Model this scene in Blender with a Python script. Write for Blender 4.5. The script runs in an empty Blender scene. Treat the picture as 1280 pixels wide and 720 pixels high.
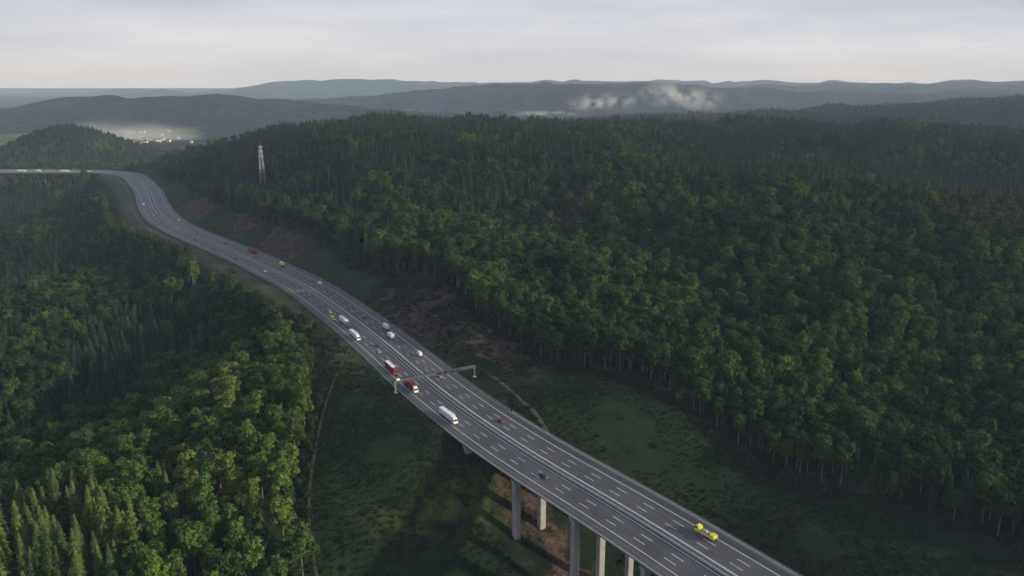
import bpy, math, random
import numpy as np
from mathutils import Vector, Matrix
random.seed(7); rs=np.random.RandomState(7)
S=bpy.context.scene; COL=S.collection
R=math.radians
# ------------------------------------------------------------------ camera numbers
CH=170.0; F=985.0; PT=R(14.8); cp,sp=math.cos(PT),math.sin(PT)
def gp(x,y,z=0.0):
    v=360-y; Z=-F*sp+v*cp; t=(z-CH)/Z
    return ((x-640)*t,(F*cp+v*sp)*t)
def toscreen(X,Y,Z):
    d=Y*cp-(Z-CH)*sp; u=Y*sp+(Z-CH)*cp
    d=np.maximum(d,1.0)
    return 640+F*X/d, 360-F*u/d, d
# ------------------------------------------------------------------ helpers
def link(o,parent=None):
    COL.objects.link(o)
    if parent is not None: o.parent=parent
    return o
def tag(o,label=None,cat=None,group=None,kind=None):
    if label: o['label']=label
    if cat: o['category']=cat
    if group: o['group']=group
    if kind: o['kind']=kind
    return o
def empty(name,loc=(0,0,0),rz=0):
    o=bpy.data.objects.new(name,None); o.location=loc; o.rotation_euler=(0,0,rz); o.empty_display_size=1
    return link(o)
class MB:
    def __init__(s): s.v=[]; s.f=[]; s.m=[]
    def add(s,vs,fs,mi=0):
        b=len(s.v); s.v+= [tuple(p) for p in vs]; s.f+=[tuple(b+i for i in f) for f in fs]; s.m+=[mi]*len(fs); return s
    def box(s,x0,x1,y0,y1,z0,z1,mi=0):
        return s.add([(x0,y0,z0),(x1,y0,z0),(x1,y1,z0),(x0,y1,z0),(x0,y0,z1),(x1,y0,z1),(x1,y1,z1),(x0,y1,z1)],
            [(0,3,2,1),(4,5,6,7),(0,1,5,4),(1,2,6,5),(2,3,7,6),(3,0,4,7)],mi)
    def prism(s,prof,mi=0):
        n=len(prof)
        vs=[(p[0],-p[2],p[1]) for p in prof]+[(p[0],p[2],p[1]) for p in prof]
        fs=[tuple(range(n)),tuple(range(2*n-1,n-1,-1))]+[(i,i+n,(i+1)%n+n,(i+1)%n) for i in range(n)]
        return s.add(vs,fs,mi)
    def cyl(s,a,b,r0,r1=None,n=10,mi=0):
        r1=r0 if r1 is None else r1
        a=Vector(a); b=Vector(b); d=(b-a).normalized()
        q=d.orthogonal().normalized(); w=d.cross(q)
        vs=[];
        for (c,r) in ((a,r0),(b,r1)):
            for k in range(n):
                t=2*math.pi*k/n; vs.append(c+q*math.cos(t)*r+w*math.sin(t)*r)
        fs=[(k,(k+1)%n,(k+1)%n+n,k+n) for k in range(n)]+[tuple(range(n-1,-1,-1)),tuple(range(n,2*n))]
        return s.add(vs,fs,mi)
    def mesh(s,name,mats):
        me=bpy.data.meshes.new(name); me.from_pydata(s.v,[],s.f)
        for m in (mats if isinstance(mats,(list,tuple)) else [mats]): me.materials.append(m)
        me.polygons.foreach_set('material_index',s.m); me.update(); return me
    def build(s,name,mats,parent=None,bevel=0):
        o=bpy.data.objects.new(name,s.mesh(name,mats)); link(o,parent)
        if bevel:
            b=o.modifiers.new('bevel','BEVEL'); b.width=bevel; b.segments=2; b.limit_method='ANGLE'
        return o
def copy_tree(o,parent=None):
    c=o.copy(); COL.objects.link(c); c.parent=parent
    for ch in o.children: copy_tree(ch,c)
    return c
# ------------------------------------------------------------------ materials
def newmat(name):
    m=bpy.data.materials.new(name); m.use_nodes=True
    nt=m.node_tree; b=nt.nodes['Principled BSDF']; return m,nt,b
def mat(name,c,rough=.7,metal=0,var=0.0,scale=3.0,spec=.3):
    m,nt,b=newmat(name); b.inputs['Roughness'].default_value=rough; b.inputs['Metallic'].default_value=metal
    b.inputs['Specular IOR Level'].default_value=spec
    if var>0:
        tc=nt.nodes.new('ShaderNodeTexCoord'); n=nt.nodes.new('ShaderNodeTexNoise'); n.inputs['Scale'].default_value=scale; n.inputs['Detail'].default_value=5
        nt.links.new(tc.outputs['Object'],n.inputs['Vector'])
        r=nt.nodes.new('ShaderNodeValToRGB'); r.color_ramp.elements[0].position=.3; r.color_ramp.elements[1].position=.7
        r.color_ramp.elements[0].color=tuple(x*(1-var) for x in c)+(1,); r.color_ramp.elements[1].color=tuple(min(1,x*(1+var)) for x in c)+(1,)
        nt.links.new(n.outputs['Fac'],r.inputs['Fac']); nt.links.new(r.outputs['Color'],b.inputs['Base Color'])
    else: b.inputs['Base Color'].default_value=tuple(c)+(1,)
    return m
def ramp(nt,fac,stops):
    r=nt.nodes.new('ShaderNodeValToRGB'); e=r.color_ramp.elements
    while len(e)<len(stops): e.new(.5)
    for i,(p,c) in enumerate(stops): e[i].position=p; e[i].color=tuple(c)+(1,)
    nt.links.new(fac,r.inputs['Fac']); return r.outputs['Color']
def noise(nt,vec,scale,detail=4,rough=.55):
    n=nt.nodes.new('ShaderNodeTexNoise'); n.inputs['Scale'].default_value=scale; n.inputs['Detail'].default_value=detail; n.inputs['Roughness'].default_value=rough
    nt.links.new(vec,n.inputs['Vector']); return n.outputs['Fac']
def mixc(nt,fac,a,b,mode='MIX'):
    m=nt.nodes.new('ShaderNodeMix'); m.data_type='RGBA'; m.blend_type=mode
    def put(sock,v):
        if hasattr(v,'is_linked') or hasattr(v,'links'): nt.links.new(v,sock)
        elif isinstance(v,(int,float)): sock.default_value=v
        else: sock.default_value=tuple(v)+(1,)
    put(m.inputs[0],fac); put(m.inputs[6],a); put(m.inputs[7],b); return m.outputs[2]
def math_(nt,op,a,b=None,clamp=False):
    n=nt.nodes.new('ShaderNodeMath'); n.operation=op; n.use_clamp=clamp
    for i,v in enumerate((a,b)):
        if v is None: continue
        if isinstance(v,(int,float)): n.inputs[i].default_value=v
        else: nt.links.new(v,n.inputs[i])
    return n.outputs[0]
def foliage(name,stops,transl=.2,zs=.009,bright=(),olive=()):
    m,nt,b=newmat(name); oi=nt.nodes.new('ShaderNodeObjectInfo'); tc=nt.nodes.new('ShaderNodeTexCoord')
    zone=noise(nt,oi.outputs['Location'],zs,3)
    def near_(c0,rad,amt):
        dn=nt.nodes.new('ShaderNodeVectorMath'); dn.operation='DISTANCE'; nt.links.new(oi.outputs['Location'],dn.inputs[0]); dn.inputs[1].default_value=c0
        return math_(nt,'MULTIPLY',math_(nt,'SUBTRACT',1.0,math_(nt,'DIVIDE',dn.outputs['Value'],rad),True),amt)
    f=math_(nt,'ADD',math_(nt,'MULTIPLY',oi.outputs['Random'],.64),math_(nt,'MULTIPLY',math_(nt,'SUBTRACT',zone,.35),1.3))
    for q in bright: f=math_(nt,'ADD',f,near_(*q))      # sunlit stands: sunshine painted into the leaf colour by location
    f=math_(nt,'MULTIPLY',f,.85,True)
    c=ramp(nt,f,stops)
    for q in olive:
        k=math_(nt,'MULTIPLY',near_(*q),math_(nt,'GREATER_THAN',math_(nt,'FRACT',math_(nt,'MULTIPLY',oi.outputs['Random'],7.3)),.45))
        c=mixc(nt,k,c,(.070,.055,.034))
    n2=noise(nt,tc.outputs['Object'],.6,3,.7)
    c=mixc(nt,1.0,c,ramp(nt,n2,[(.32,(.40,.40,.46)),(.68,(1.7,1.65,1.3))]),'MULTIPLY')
    nt.links.new(c,b.inputs['Base Color']); b.inputs['Roughness'].default_value=.75; b.inputs['Specular IOR Level'].default_value=.12
    tr=nt.nodes.new('ShaderNodeBsdfTranslucent'); nt.links.new(mixc(nt,1.0,c,(1.25,1.45,.55),'MULTIPLY'),tr.inputs['Color'])
    mx=nt.nodes.new('ShaderNodeMixShader'); mx.inputs[0].default_value=transl
    nt.links.new(b.outputs[0],mx.inputs[1]); nt.links.new(tr.outputs[0],mx.inputs[2])
    nt.links.new(mx.outputs[0],nt.nodes['Material Output'].inputs['Surface']); return m
M={}
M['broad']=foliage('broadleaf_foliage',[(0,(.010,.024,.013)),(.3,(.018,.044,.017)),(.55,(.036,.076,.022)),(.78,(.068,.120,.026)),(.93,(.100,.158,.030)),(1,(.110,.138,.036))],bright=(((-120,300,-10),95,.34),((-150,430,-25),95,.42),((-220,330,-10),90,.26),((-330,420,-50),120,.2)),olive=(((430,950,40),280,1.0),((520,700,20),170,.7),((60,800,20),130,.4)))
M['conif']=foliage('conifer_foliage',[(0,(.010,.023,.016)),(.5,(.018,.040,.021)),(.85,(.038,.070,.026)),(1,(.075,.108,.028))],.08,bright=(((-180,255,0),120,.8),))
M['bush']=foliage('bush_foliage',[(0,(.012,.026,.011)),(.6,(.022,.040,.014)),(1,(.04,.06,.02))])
M['tuft']=foliage('rough_grass_blades',[(0,(.009,.019,.009)),(.6,(.013,.026,.011)),(1,(.024,.038,.014))],zs=.03)
M['bark']=mat('bark',(.09,.075,.06),.9,var=.3,scale=1.5)
M['barkp']=mat('pale_bark',(.14,.125,.105),.9,var=.5,scale=1.5)
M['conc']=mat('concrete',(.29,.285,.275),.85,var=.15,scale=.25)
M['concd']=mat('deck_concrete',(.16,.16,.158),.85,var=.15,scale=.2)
M['barrier']=mat('pale_barrier_concrete',(.33,.33,.33),.8,var=.15,scale=.3)
M['steel']=mat('galvanised_steel',(.34,.35,.36),.45,.6,var=.1,scale=.5)
M['steelg']=mat('weathered_steel',(.12,.124,.13),.6,.1,var=.15,scale=.5)
M['steeld']=mat('dark_steel',(.07,.073,.078),.5,.5)
M['white_line']=mat('road_paint',(.58,.58,.57),.6,var=.2,scale=.4)
M['wpaint']=mat('white_vehicle_paint',(.74,.75,.76),.35,spec=.5)
M['wpaint2']=mat('off_white_tarpaulin',(.62,.63,.63),.6,var=.06,scale=.7)
M['red']=mat('red_vehicle_paint',(.26,.012,.016),.35,spec=.5)
M['redt']=mat('dark_red_tarpaulin',(.17,.014,.022),.55,var=.12,scale=.6)
M['yel']=mat('yellow_green_vehicle_paint',(.62,.62,.03),.4,spec=.5)
M['silver']=mat('silver_vehicle_paint',(.38,.39,.40),.3,.5)
M['black']=mat('black_vehicle_paint',(.018,.019,.022),.3,spec=.5)
M['blue']=mat('blue_vehicle_paint',(.03,.05,.13),.3,spec=.5)
M['glass']=mat('vehicle_glass',(.02,.025,.03),.08,spec=.8)
M['tyre']=mat('tyre_rubber',(.018,.018,.018),.85)
M['lamp']=mat('headlight_glass',(.75,.75,.72),.2,spec=.7)
M['rlamp']=mat('tail_light_glass',(.35,.01,.01),.25,spec=.6)
M['greym']=mat('grey_load_deck',(.16,.16,.165),.6,var=.2,scale=1)
M['mastred']=mat('mast_grey',(.38,.36,.355),.6); M['mastwhite']=mat('mast_pale_grey',(.47,.47,.47),.6)
M['vms']=mat('dark_sign_face',(.02,.021,.023),.5)
M['roof']=mat('roof_tiles',(.16,.07,.05),.8,var=.2,scale=1); M['roofg']=mat('grey_roof_tiles',(.12,.12,.13),.8,var=.2,scale=1)
M['render']=mat('white_house_render',(.60,.59,.57),.8)
# asphalt
m,nt,b=newmat('asphalt'); M['asph']=m
uv=nt.nodes.new('ShaderNodeUVMap'); uv.uv_map='UVMap'
mp=nt.nodes.new('ShaderNodeMapping'); mp.inputs['Scale'].default_value=(1.1,.006,1); nt.links.new(uv.outputs[0],mp.inputs[0])
st=noise(nt,mp.outputs[0],1.0,4,.6)
tc=nt.nodes.new('ShaderNodeTexCoord'); pn=noise(nt,tc.outputs['Object'],.05,5,.6); fn=noise(nt,tc.outputs['Object'],1.2,3,.6)
c=ramp(nt,st,[(.3,(.046,.047,.052)),(.55,(.066,.068,.074)),(.75,(.096,.098,.104))])
c=mixc(nt,1.0,c,ramp(nt,pn,[(.35,(.82,.82,.84)),(.65,(1.18,1.17,1.14))]),'MULTIPLY')
c=mixc(nt,1.0,c,ramp(nt,fn,[(.3,(.88,.88,.88)),(.7,(1.12,1.12,1.12))]),'MULTIPLY')
nt.links.new(c,b.inputs['Base Color']); b.inputs['Roughness'].default_value=.62; b.inputs['Specular IOR Level'].default_value=.4
# terrain
m,nt,b=newmat('ground_cover'); M['terr']=m
geo=nt.nodes.new('ShaderNodeNewGeometry'); P=geo.outputs['Position']
def att(n):
    a=nt.nodes.new('ShaderNodeAttribute'); a.attribute_name=n; return a.outputs['Fac']
big=noise(nt,P,.018,5,.6); mid=noise(nt,P,.12,5,.65); fine=noise(nt,P,.7,4,.7)
g=ramp(nt,big,[(.3,(.007,.015,.008)),(.5,(.009,.019,.009)),(.64,(.012,.024,.010)),(.82,(.019,.031,.013))])
g=mixc(nt,1.0,g,ramp(nt,mid,[(.3,(.65,.67,.68)),(.7,(1.4,1.36,1.25))]),'MULTIPLY')
g=mixc(nt,1.0,g,ramp(nt,fine,[(.3,(.7,.7,.7)),(.7,(1.35,1.35,1.3))]),'MULTIPLY')
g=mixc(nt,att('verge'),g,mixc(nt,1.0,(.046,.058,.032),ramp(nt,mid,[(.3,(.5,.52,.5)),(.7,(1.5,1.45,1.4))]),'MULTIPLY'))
g=mixc(nt,math_(nt,'MULTIPLY',att('sun_patch'),math_(nt,'MULTIPLY',math_(nt,'SUBTRACT',mid,.4),4,True)),g,(.080,.092,.026))  # yellow-green stands in for sunshine on the grass
d_=ramp(nt,mid,[(.25,(.020,.015,.013)),(.5,(.056,.040,.033)),(.75,(.130,.096,.080))])
d_=mixc(nt,1.0,d_,ramp(nt,fine,[(.3,(.55,.55,.55)),(.7,(1.6,1.55,1.5))]),'MULTIPLY')
dm=math_(nt,'MULTIPLY',math_(nt,'SUBTRACT',math_(nt,'ADD',att('dirt'),math_(nt,'MULTIPLY',mid,1.1)),.98),5,True)
c=mixc(nt,dm,g,d_)
ff=noise(nt,P,.02,5,.75)
fc=ramp(nt,ff,[(.36,(.004,.010,.007)),(.5,(.014,.026,.014)),(.64,(.038,.058,.028))])
c=mixc(nt,att('forest'),c,fc)
fl=ramp(nt,noise(nt,P,.006,2,.4),[(.4,(.08,.12,.035)),(.5,(.17,.18,.07)),(.6,(.10,.14,.05))])
c=mixc(nt,att('field'),c,fl)
nt.links.new(c,b.inputs['Base Color']); b.inputs['Roughness'].default_value=.95; b.inputs['Specular IOR Level'].default_value=.1
bp=nt.nodes.new('ShaderNodeBump'); bp.inputs['Strength'].default_value=1; bp.inputs['Distance'].default_value=60
hh=math_(nt,'MULTIPLY',noise(nt,P,.018,6,.8),att('far')); nt.links.new(math_(nt,'ADD',hh,math_(nt,'MULTIPLY',fine,math_(nt,'ADD',math_(nt,'MULTIPLY',dm,.02),.01))),bp.inputs['Height'])
nt.links.new(bp.outputs[0],b.inputs['Normal'])
M['gravel']=mat('gravel_track',(.060,.058,.048),.95,var=.4,scale=.3)
M['gravel2']=mat('worn_track',(.034,.038,.024),.95,var=.4,scale=.3)
# ------------------------------------------------------------------ road line
ctrl=[(218,44),(146,144)]+[gp(*p) for p in [(911,720),(784,640),(716,600),(642,555),(570,505),(526,470),(492,440),(442,400),(386,360),(347,340),(305,320),(256,300),(213,280),(194,260),(186,240),(177,229)]]
ctrl+=[(-680,1425),(-722,1478),(-790,1512),(-900,1522),(-1040,1522),(-1200,1518),(-1450,1510)]
C=np.array(ctrl)
def catmull(C,n=24):
    out=[]
    Q=np.vstack([2*C[0]-C[1],C,2*C[-1]-C[-2]])
    for i in range(1,len(Q)-2):
        for t in np.linspace(0,1,n,endpoint=False):
            p0,p1,p2,p3=Q[i-1:i+3]
            out.append(.5*((2*p1)+(-p0+p2)*t+(2*p0-5*p1+4*p2-p3)*t*t+(-p0+3*p1-3*p2+p3)*t**3))
    out.append(Q[-2]); return np.array(out)
def resample(P,step):
    L=np.concatenate([[0],np.cumsum(np.linalg.norm(np.diff(P,axis=0),axis=1))]); n=int(L[-1]/step)
    q=np.linspace(0,L[-1],n); return np.c_[np.interp(q,L,P[:,0]),np.interp(q,L,P[:,1])]
PL=resample(catmull(C),4.0)
for _ in range(45):
    PL[1:-1]=PL[1:-1]*.5+.25*(PL[:-2]+PL[2:])
PL=resample(PL,4.0)
T=np.gradient(PL,axis=0); T/=np.linalg.norm(T,axis=1)[:,None]
N=np.c_[T[:,1],-T[:,0]]      # to the right of travel
U=np.concatenate([[0],np.cumsum(np.linalg.norm(np.diff(PL,axis=0),axis=1))])
i0=np.argmin(np.linalg.norm(PL-np.array(gp(911,720)),axis=1)); U-=U[i0]
def near(X,Y):
    X=np.atleast_1d(np.asarray(X,float)); Y=np.atleast_1d(np.asarray(Y,float))
    idx=np.empty(len(X),int); D=np.empty(len(X))
    for k in range(0,len(X),20000):
        x=X[k:k+20000,None]-PL[None,:,0]; y=Y[k:k+20000,None]-PL[None,:,1]; q=x*x+y*y
        j=q.argmin(1); idx[k:k+20000]=j; D[k:k+20000]=np.sqrt(q[np.arange(len(j)),j])
    side=(X-PL[idx,0])*N[idx,0]+(Y-PL[idx,1])*N[idx,1]
    along=(X-PL[idx,0])*T[idx,0]+(Y-PL[idx,1])*T[idx,1]
    s=np.where(D<60,side,np.sign(side)*D); return s,U[idx]+np.clip(along,-2,2)
def at(u,s,z=0):
    return (np.interp(u,U,PL[:,0])+s*np.interp(u,U,N[:,0]),np.interp(u,U,PL[:,1])+s*np.interp(u,U,N[:,1]),z)
def heading(u):
    return math.atan2(np.interp(u,U,T[:,1]),np.interp(u,U,T[:,0]))
UB=162.0
s_,u_=near(-740,1490); UF=float(u_[0])
# ------------------------------------------------------------------ terrain height
def sm(x): x=np.clip(x,0,1); return x*x*(3-2*x)
_lat=rs.rand(256,256)
def vn(X,Y,sc,seed=0):
    x=X/sc+seed*17.3; y=Y/sc+seed*9.1; xi=np.floor(x).astype(int); yi=np.floor(y).astype(int); fx=x-xi; fy=y-yi
    fx=fx*fx*(3-2*fx); fy=fy*fy*(3-2*fy)
    a=_lat[xi%256,yi%256]; b_=_lat[(xi+1)%256,yi%256]; c_=_lat[xi%256,(yi+1)%256]; d=_lat[(xi+1)%256,(yi+1)%256]
    return (a*(1-fx)+b_*fx)*(1-fy)+(c_*(1-fx)+d*fx)*fy-.5
def ridge(X,Y,Yc,sig,pts,base=-70,sub=0):
    a=(X/np.maximum(Y,1)); px=640+a*1015
    py=np.interp(px,[p[0] for p in pts],[p[1] for p in pts])
    v=360-py; top=CH+(-F*sp+v*cp)*Yc/(F*cp+v*sp)-sub
    top=top+vn(X,Y,Yc*.05,3)*Yc*.007+vn(X,Y,Yc*.012,6)*Yc*.002
    w=np.exp(-((Y-Yc-vn(X,Y,Yc*.12,5)*Yc*.14)/sig)**2); w=np.where(Y<100,0,w)
    return base+(top-base)*w+vn(X,Y,Yc*.03,9)*Yc*.018*w*(1-w)*4
def height(X,Y):
    X=np.atleast_1d(np.asarray(X,float)); Y=np.atleast_1d(np.asarray(Y,float))
    s,u=near(X,Y); d=np.abs(s)
    far_=sm((u-260)/150)
    left=-42*sm((d-20)/230)*(1-far_)-(34*sm((d-30)/80)+20*sm((d-90)/200))*far_-18*sm((d-250)/500)
    left=left+36*np.exp(-((X+190)/90)**2-((Y-235)/110)**2)
    left=left+vn(X,Y,170,1)*42*sm((d-90)/150)+vn(X,Y,60,2)*8*sm((d-50)/80)
    left=left-14*sm((u-(UF-330))/160)*sm((d-24)/70)
    A=np.interp(X,[-760,-616,-476,-265,0,500,900,1500],[0,15,50,74,82,62,43,39])
    Bq=sm((Y-330)/1330*1.0)*.35+.65*np.clip((Y-420)/980,0,1)
    Bq=Bq/ (sm(np.array((1400-330)/1330))*.35+.65)
    fold=(vn(X+.6*Y,Y*.6,260,4)*62+vn(X+.3*Y,Y*.5,130,14)*18)*sm((s-70)/220)*(1-.6*sm((Y-1150)/200))
    cut=sm((s-21)/22)*sm((u-230)/60)
    right=A*Bq*sm((s-22)/230)+fold+vn(X,Y,90,6)*9*sm((s-40)/80)+cut*(11+10*vn(X,Y,45,12)+9*vn(X,Y,18,13))
    z=np.where(s<0,left,right)
    V=50*sm((UB+3-u)/106); V=np.where(s>0,V*(1-.55*sm((s-20)/190)),V*(1-.35*sm((d-20)/160)))
    z=z-V-2.6*sm((UB-1-u)/6)*(1-sm((d-18)/16))
    onroad=sm((u-UB+1)/3)*(1-sm((u-UF+4)/6)); w=1-sm((d-22.5)/26)
    z=z*(1-w*onroad)+(-.45)*w*onroad
    V2=36*sm((u-UF)/50); z=np.where(u>UF, np.where(s<0,np.minimum(z,-V2*(.8+.2*sm(d/100))), z*(1-sm((u-UF)/60))-V2), z)
    fall=sm((Y-1540)/840); z=z*(1-fall)-72*fall
    farw=sm((Y-1700)/500)
    con=-75+97*np.exp(-(((X+1278)/176)**2+((Y-2300)/220)**2))+vn(X,Y,120,8)*6
    z=np.maximum(z,np.where(farw>0,con,-500))
    rb=ridge(X,Y,3000,520,[(-400,250),(500,190),(640,165),(700,150),(800,143),(950,138),(1100,130),(1280,121),(1500,112),(2500,108)],sub=22)
    rd=ridge(X,Y,4600,420,[(-900,140),(0,135),(40,129),(90,121),(130,118),(160,122),(190,119),(235,121),(270,117),(320,125),(380,129),(450,133),(560,140),(700,150),(3000,160)])
    rc=ridge(X,Y,6600,700,[(-900,150),(300,140),(380,127),(450,121),(520,112),(600,106),(700,104),(810,103),(880,106),(950,112),(1100,116),(1280,112),(2500,108)])
    rc2=ridge(X,Y,8800,900,[(-900,150),(700,130),(900,110),(1000,106),(1100,104),(1280,102),(2500,101)])
    re=ridge(X,Y,12500,1200,[(-900,128),(0,127),(100,122),(160,115),(200,112),(245,119),(300,111),(350,104),(450,99.5),(540,101),(620,104),(760,101),(950,103),(2500,101)])
    for r_ in (rb,rd,rc,rc2,re): z=np.maximum(z,np.where(Y>1700,r_,-500))
    return z
def graded(lo,hi,step,far_lo,far_hi,g=1.07):
    c=list(np.arange(lo,hi,step)); a=[]; x=lo; st=step
    while x>far_lo: st*=g; x-=st; a.append(x)
    x=c[-1]; st=step; b_=[]
    while x<far_hi: st*=g; x+=st; b_.append(x)
    return np.array(a[::-1]+c+b_)
gx=graded(-900,760,6.5,-22000,22000,1.03); gy=graded(110,1560,6.5,-2500,24000,1.014)
GX,GY=np.meshgrid(gx,gy); fx_,fy_=GX.ravel(),GY.ravel(); fz=height(fx_,fy_)
nx,ny=len(gx),len(gy)
me=bpy.data.meshes.new('terrain'); 
me.vertices.add(nx*ny); me.vertices.foreach_set('co',np.c_[fx_,fy_,fz].ravel())
ii,jj=np.meshgrid(np.arange(nx-1),np.arange(ny-1)); q=(jj*nx+ii).ravel()
quads=np.c_[q,q+1,q+1+nx,q+nx]; nq=len(quads)
me.loops.add(nq*4); me.loops.foreach_set('vertex_index',quads.ravel())
me.polygons.add(nq); me.polygons.foreach_set('loop_start',np.arange(nq)*4); me.polygons.foreach_set('loop_total',np.full(nq,4))
me.update(); me.validate()
me.polygons.foreach_set('use_smooth',np.ones(nq,bool))
def inpoly(X,Y,poly):
    ins=np.zeros(len(X),bool); n=len(poly)
    for k in range(n):
        x1,y1=poly[k]; x2,y2=poly[(k+1)%n]
        if y1==y2: continue
        c_=((y1>Y)!=(y2>Y))&(X<(x2-x1)*(Y-y1)/(y2-y1)+x1); ins^=c_
    return ins
Rpoly=[(-640,1400)]+[gp(*p) for p in [(222,236),(262,264),(300,284),(345,300),(395,318),(425,334),(450,346),(500,362),(562,378),(602,420),(680,448),(775,462)]]+[gp(x,y,-6) for x,y in [(822,492),(900,512),(1000,534),(1100,556),(1290,600),(1500,650)]]+[(760,250),(1750,500),(1750,1580),(-660,1580)]
Lpoly=[(-770,1440)]+[gp(x,y,-26) for x,y in [(132,246),(132,268),(142,302),(200,338),(250,362),(306,388)]]+[gp(x,y,-14) for x,y in [(376,428),(402,452),(402,475),(392,505),(385,545),(378,590),(368,640),(375,690),(400,780)]]+[(-60,120),(-400,100),(-1400,1000),(-1400,1470)]
D1=[gp(*p) for p in [(470,372),(560,380),(604,420),(680,448),(700,462),(640,466),(560,440),(500,410)]]
s,u=near(fx_,fy_)
dirt=np.zeros(len(fx_))
dirt=np.maximum(dirt,inpoly(fx_,fy_,D1)*.66)
for (a_,b_,r_) in ((240,268,66),(372,312,54),(318,292,30)):
    cx_,cy_=gp(a_,b_); dirt=np.maximum(dirt,.95*np.exp(-(((fx_-cx_)**2+(fy_-cy_)**2)/r_**2)**2)*(s>20))
dirt=np.maximum(dirt,.62*np.exp(-((s+2)/20)**2)*sm((UB+8-u)/14)*sm((u+80)/60))
dirt=np.maximum(dirt,.35*(np.abs(s)<27)*(u>UB))
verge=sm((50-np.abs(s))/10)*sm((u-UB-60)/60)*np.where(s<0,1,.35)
sun_patch=np.zeros(len(fx_))  # meadow patches where sunlight is put into the grass colour
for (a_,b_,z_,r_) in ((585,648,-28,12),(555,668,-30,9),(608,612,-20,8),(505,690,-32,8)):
    cx_,cy_=gp(a_,b_,z_); sun_patch=np.maximum(sun_patch,np.exp(-(((fx_-cx_)/(r_*1.5))**2+((fy_-cy_)/r_)**2)))
forest=np.clip(inpoly(fx_,fy_,Rpoly)*1.+inpoly(fx_,fy_,Lpoly)*1.+(fy_>1560),0,1)
farr=sm((fy_-2600)/700)
field=((((fx_+2080)/330)**2+((fy_-3350)/420)**2)<1)*1.+(((fx_+1750)/260)**2+((fy_-3800)/200)**2<1)*.8+(((fx_+1480)/120)**2+((fy_-3500)/220)**2<1)*.5
for n_,a_ in (('dirt',dirt),('forest',forest),('far',farr),('verge',verge),('sun_patch',sun_patch),('field',np.clip(field,0,1))):
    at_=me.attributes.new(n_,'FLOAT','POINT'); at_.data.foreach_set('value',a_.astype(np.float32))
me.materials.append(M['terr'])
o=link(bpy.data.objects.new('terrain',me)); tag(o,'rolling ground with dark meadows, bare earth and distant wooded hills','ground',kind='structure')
# ------------------------------------------------------------------ road strips
def strip(mb,u0,u1,s0,s1,z,step=4.0,uvs=None):
    n=max(1,int(round((u1-u0)/step))); us=np.linspace(u0,u1,n+1); vs=[]
    for uu in us:
        a=at(uu,s0); b_=at(uu,s1); vs+=[(a[0],a[1],z),(b_[0],b_[1],z)]
        if uvs is not None: uvs+= [(s0,uu),(s1,uu)]
    mb.add(vs,[(2*i,2*i+1,2*i+3,2*i+2) for i in range(n)])
def wall(mb,u0,u1,s0,s1,z0,z1,step=4.0):
    n=max(1,int(round((u1-u0)/step))); us=np.linspace(u0,u1,n+1); vs=[]
    for uu in us:
        a=at(uu,s0); b_=at(uu,s1); vs+=[(a[0],a[1],z0),(b_[0],b_[1],z0),(b_[0],b_[1],z1),(a[0],a[1],z1)]
    fs=[]
    for i in range(n):
        k=4*i
        fs+=[(k+3,k+2,k+6,k+7),(k,k+3,k+7,k+4),(k+1,k+5,k+6,k+2),(k,k+4,k+5,k+1)]
    fs+=[(0,1,2,3),(4*n+3,4*n+2,4*n+1,4*n)]
    mb.add(vs,fs)
HW=19.5     # half width of the road surface
U0,U1=float(U[1]),float(U[-2])
mb=MB(); uvs=[]; strip(mb,U0,U1,-HW,HW,0,uvs=uvs)
o=mb.build('motorway',M['asph']); ul=o.data.uv_layers.new(name='UVMap')
for l in o.data.loops: ul.data[l.index].uv=uvs[l.vertex_index]
tag(o,'grey six lane motorway curving through the forest','motorway',kind='structure')
mb=MB()
for s0 in (2.6,14.8,-2.6,-14.8): strip(mb,U0,U1,s0-.16,s0+.16,.012)
for s0 in (6.65,10.7,-6.65,-10.7):
    uu=U0
    while uu<U1-7: strip(mb,uu,uu+6,s0-.14,s0+.14,.012,step=3); uu+=16
o=mb.build('road_markings',M['white_line']); tag(o,'white lane lines painted on the motorway','road markings',kind='structure')
mb=MB(); 
for a_,b_ in ((-HW-.4,-HW),(HW,HW+.4)): strip(mb,U0,U1,a_,b_,-.01)
o=mb.build('road_kerb',M['barrier']); tag(o,'pale kerb strip along both edges of the motorway','kerb',kind='structure')
t=empty('median_barrier',at(UB,0)); inv=Vector(t.location)
def rel(mb,org): mb.v=[(x-org[0],y-org[1],z-org[2]) for x,y,z in mb.v]; return mb
mb=MB(); wall(mb,U0,U1,-1.3,-.9,.02,.95); wall(mb,U0,U1,.9,1.3,.02,.95); rel(mb,inv).build('barrier_wall',M['barrier'],t)
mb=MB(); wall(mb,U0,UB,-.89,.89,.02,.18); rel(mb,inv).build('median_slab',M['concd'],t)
tag(t,'pale double median barrier running down the middle of the motorway','barrier')
m_=MB(); strip(m_,UB,UF,-.89,.89,.06); tag(m_.build('median_strip',M['gravel']),'narrow gravel strip between the median barriers','median strip',kind='structure')
for sd,nm in ((-1,'left'),(1,'right')):
    t=empty('guard_rail',at(UB+10,sd*20.6)); org=t.location.copy()
    mb=MB(); wall(mb,UB+2,UF-2,sd*20.4-.05,sd*20.4+.05,.42,.78); rel(mb,org).build('rail',M['steel'],t)
    mb=MB(); uu=UB+4
    while uu<UF-4:
        x,y,z=at(uu,sd*20.52); mb.box(x-.07,x+.07,y-.07,y+.07,-.5,.75); uu+=4
    p=rel(mb,org).build('rail_posts',M['steel'],t); p['kind']='stuff'
    tag(t,'steel guard rail along the %s verge of the motorway'%nm,'guard rail')
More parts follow.
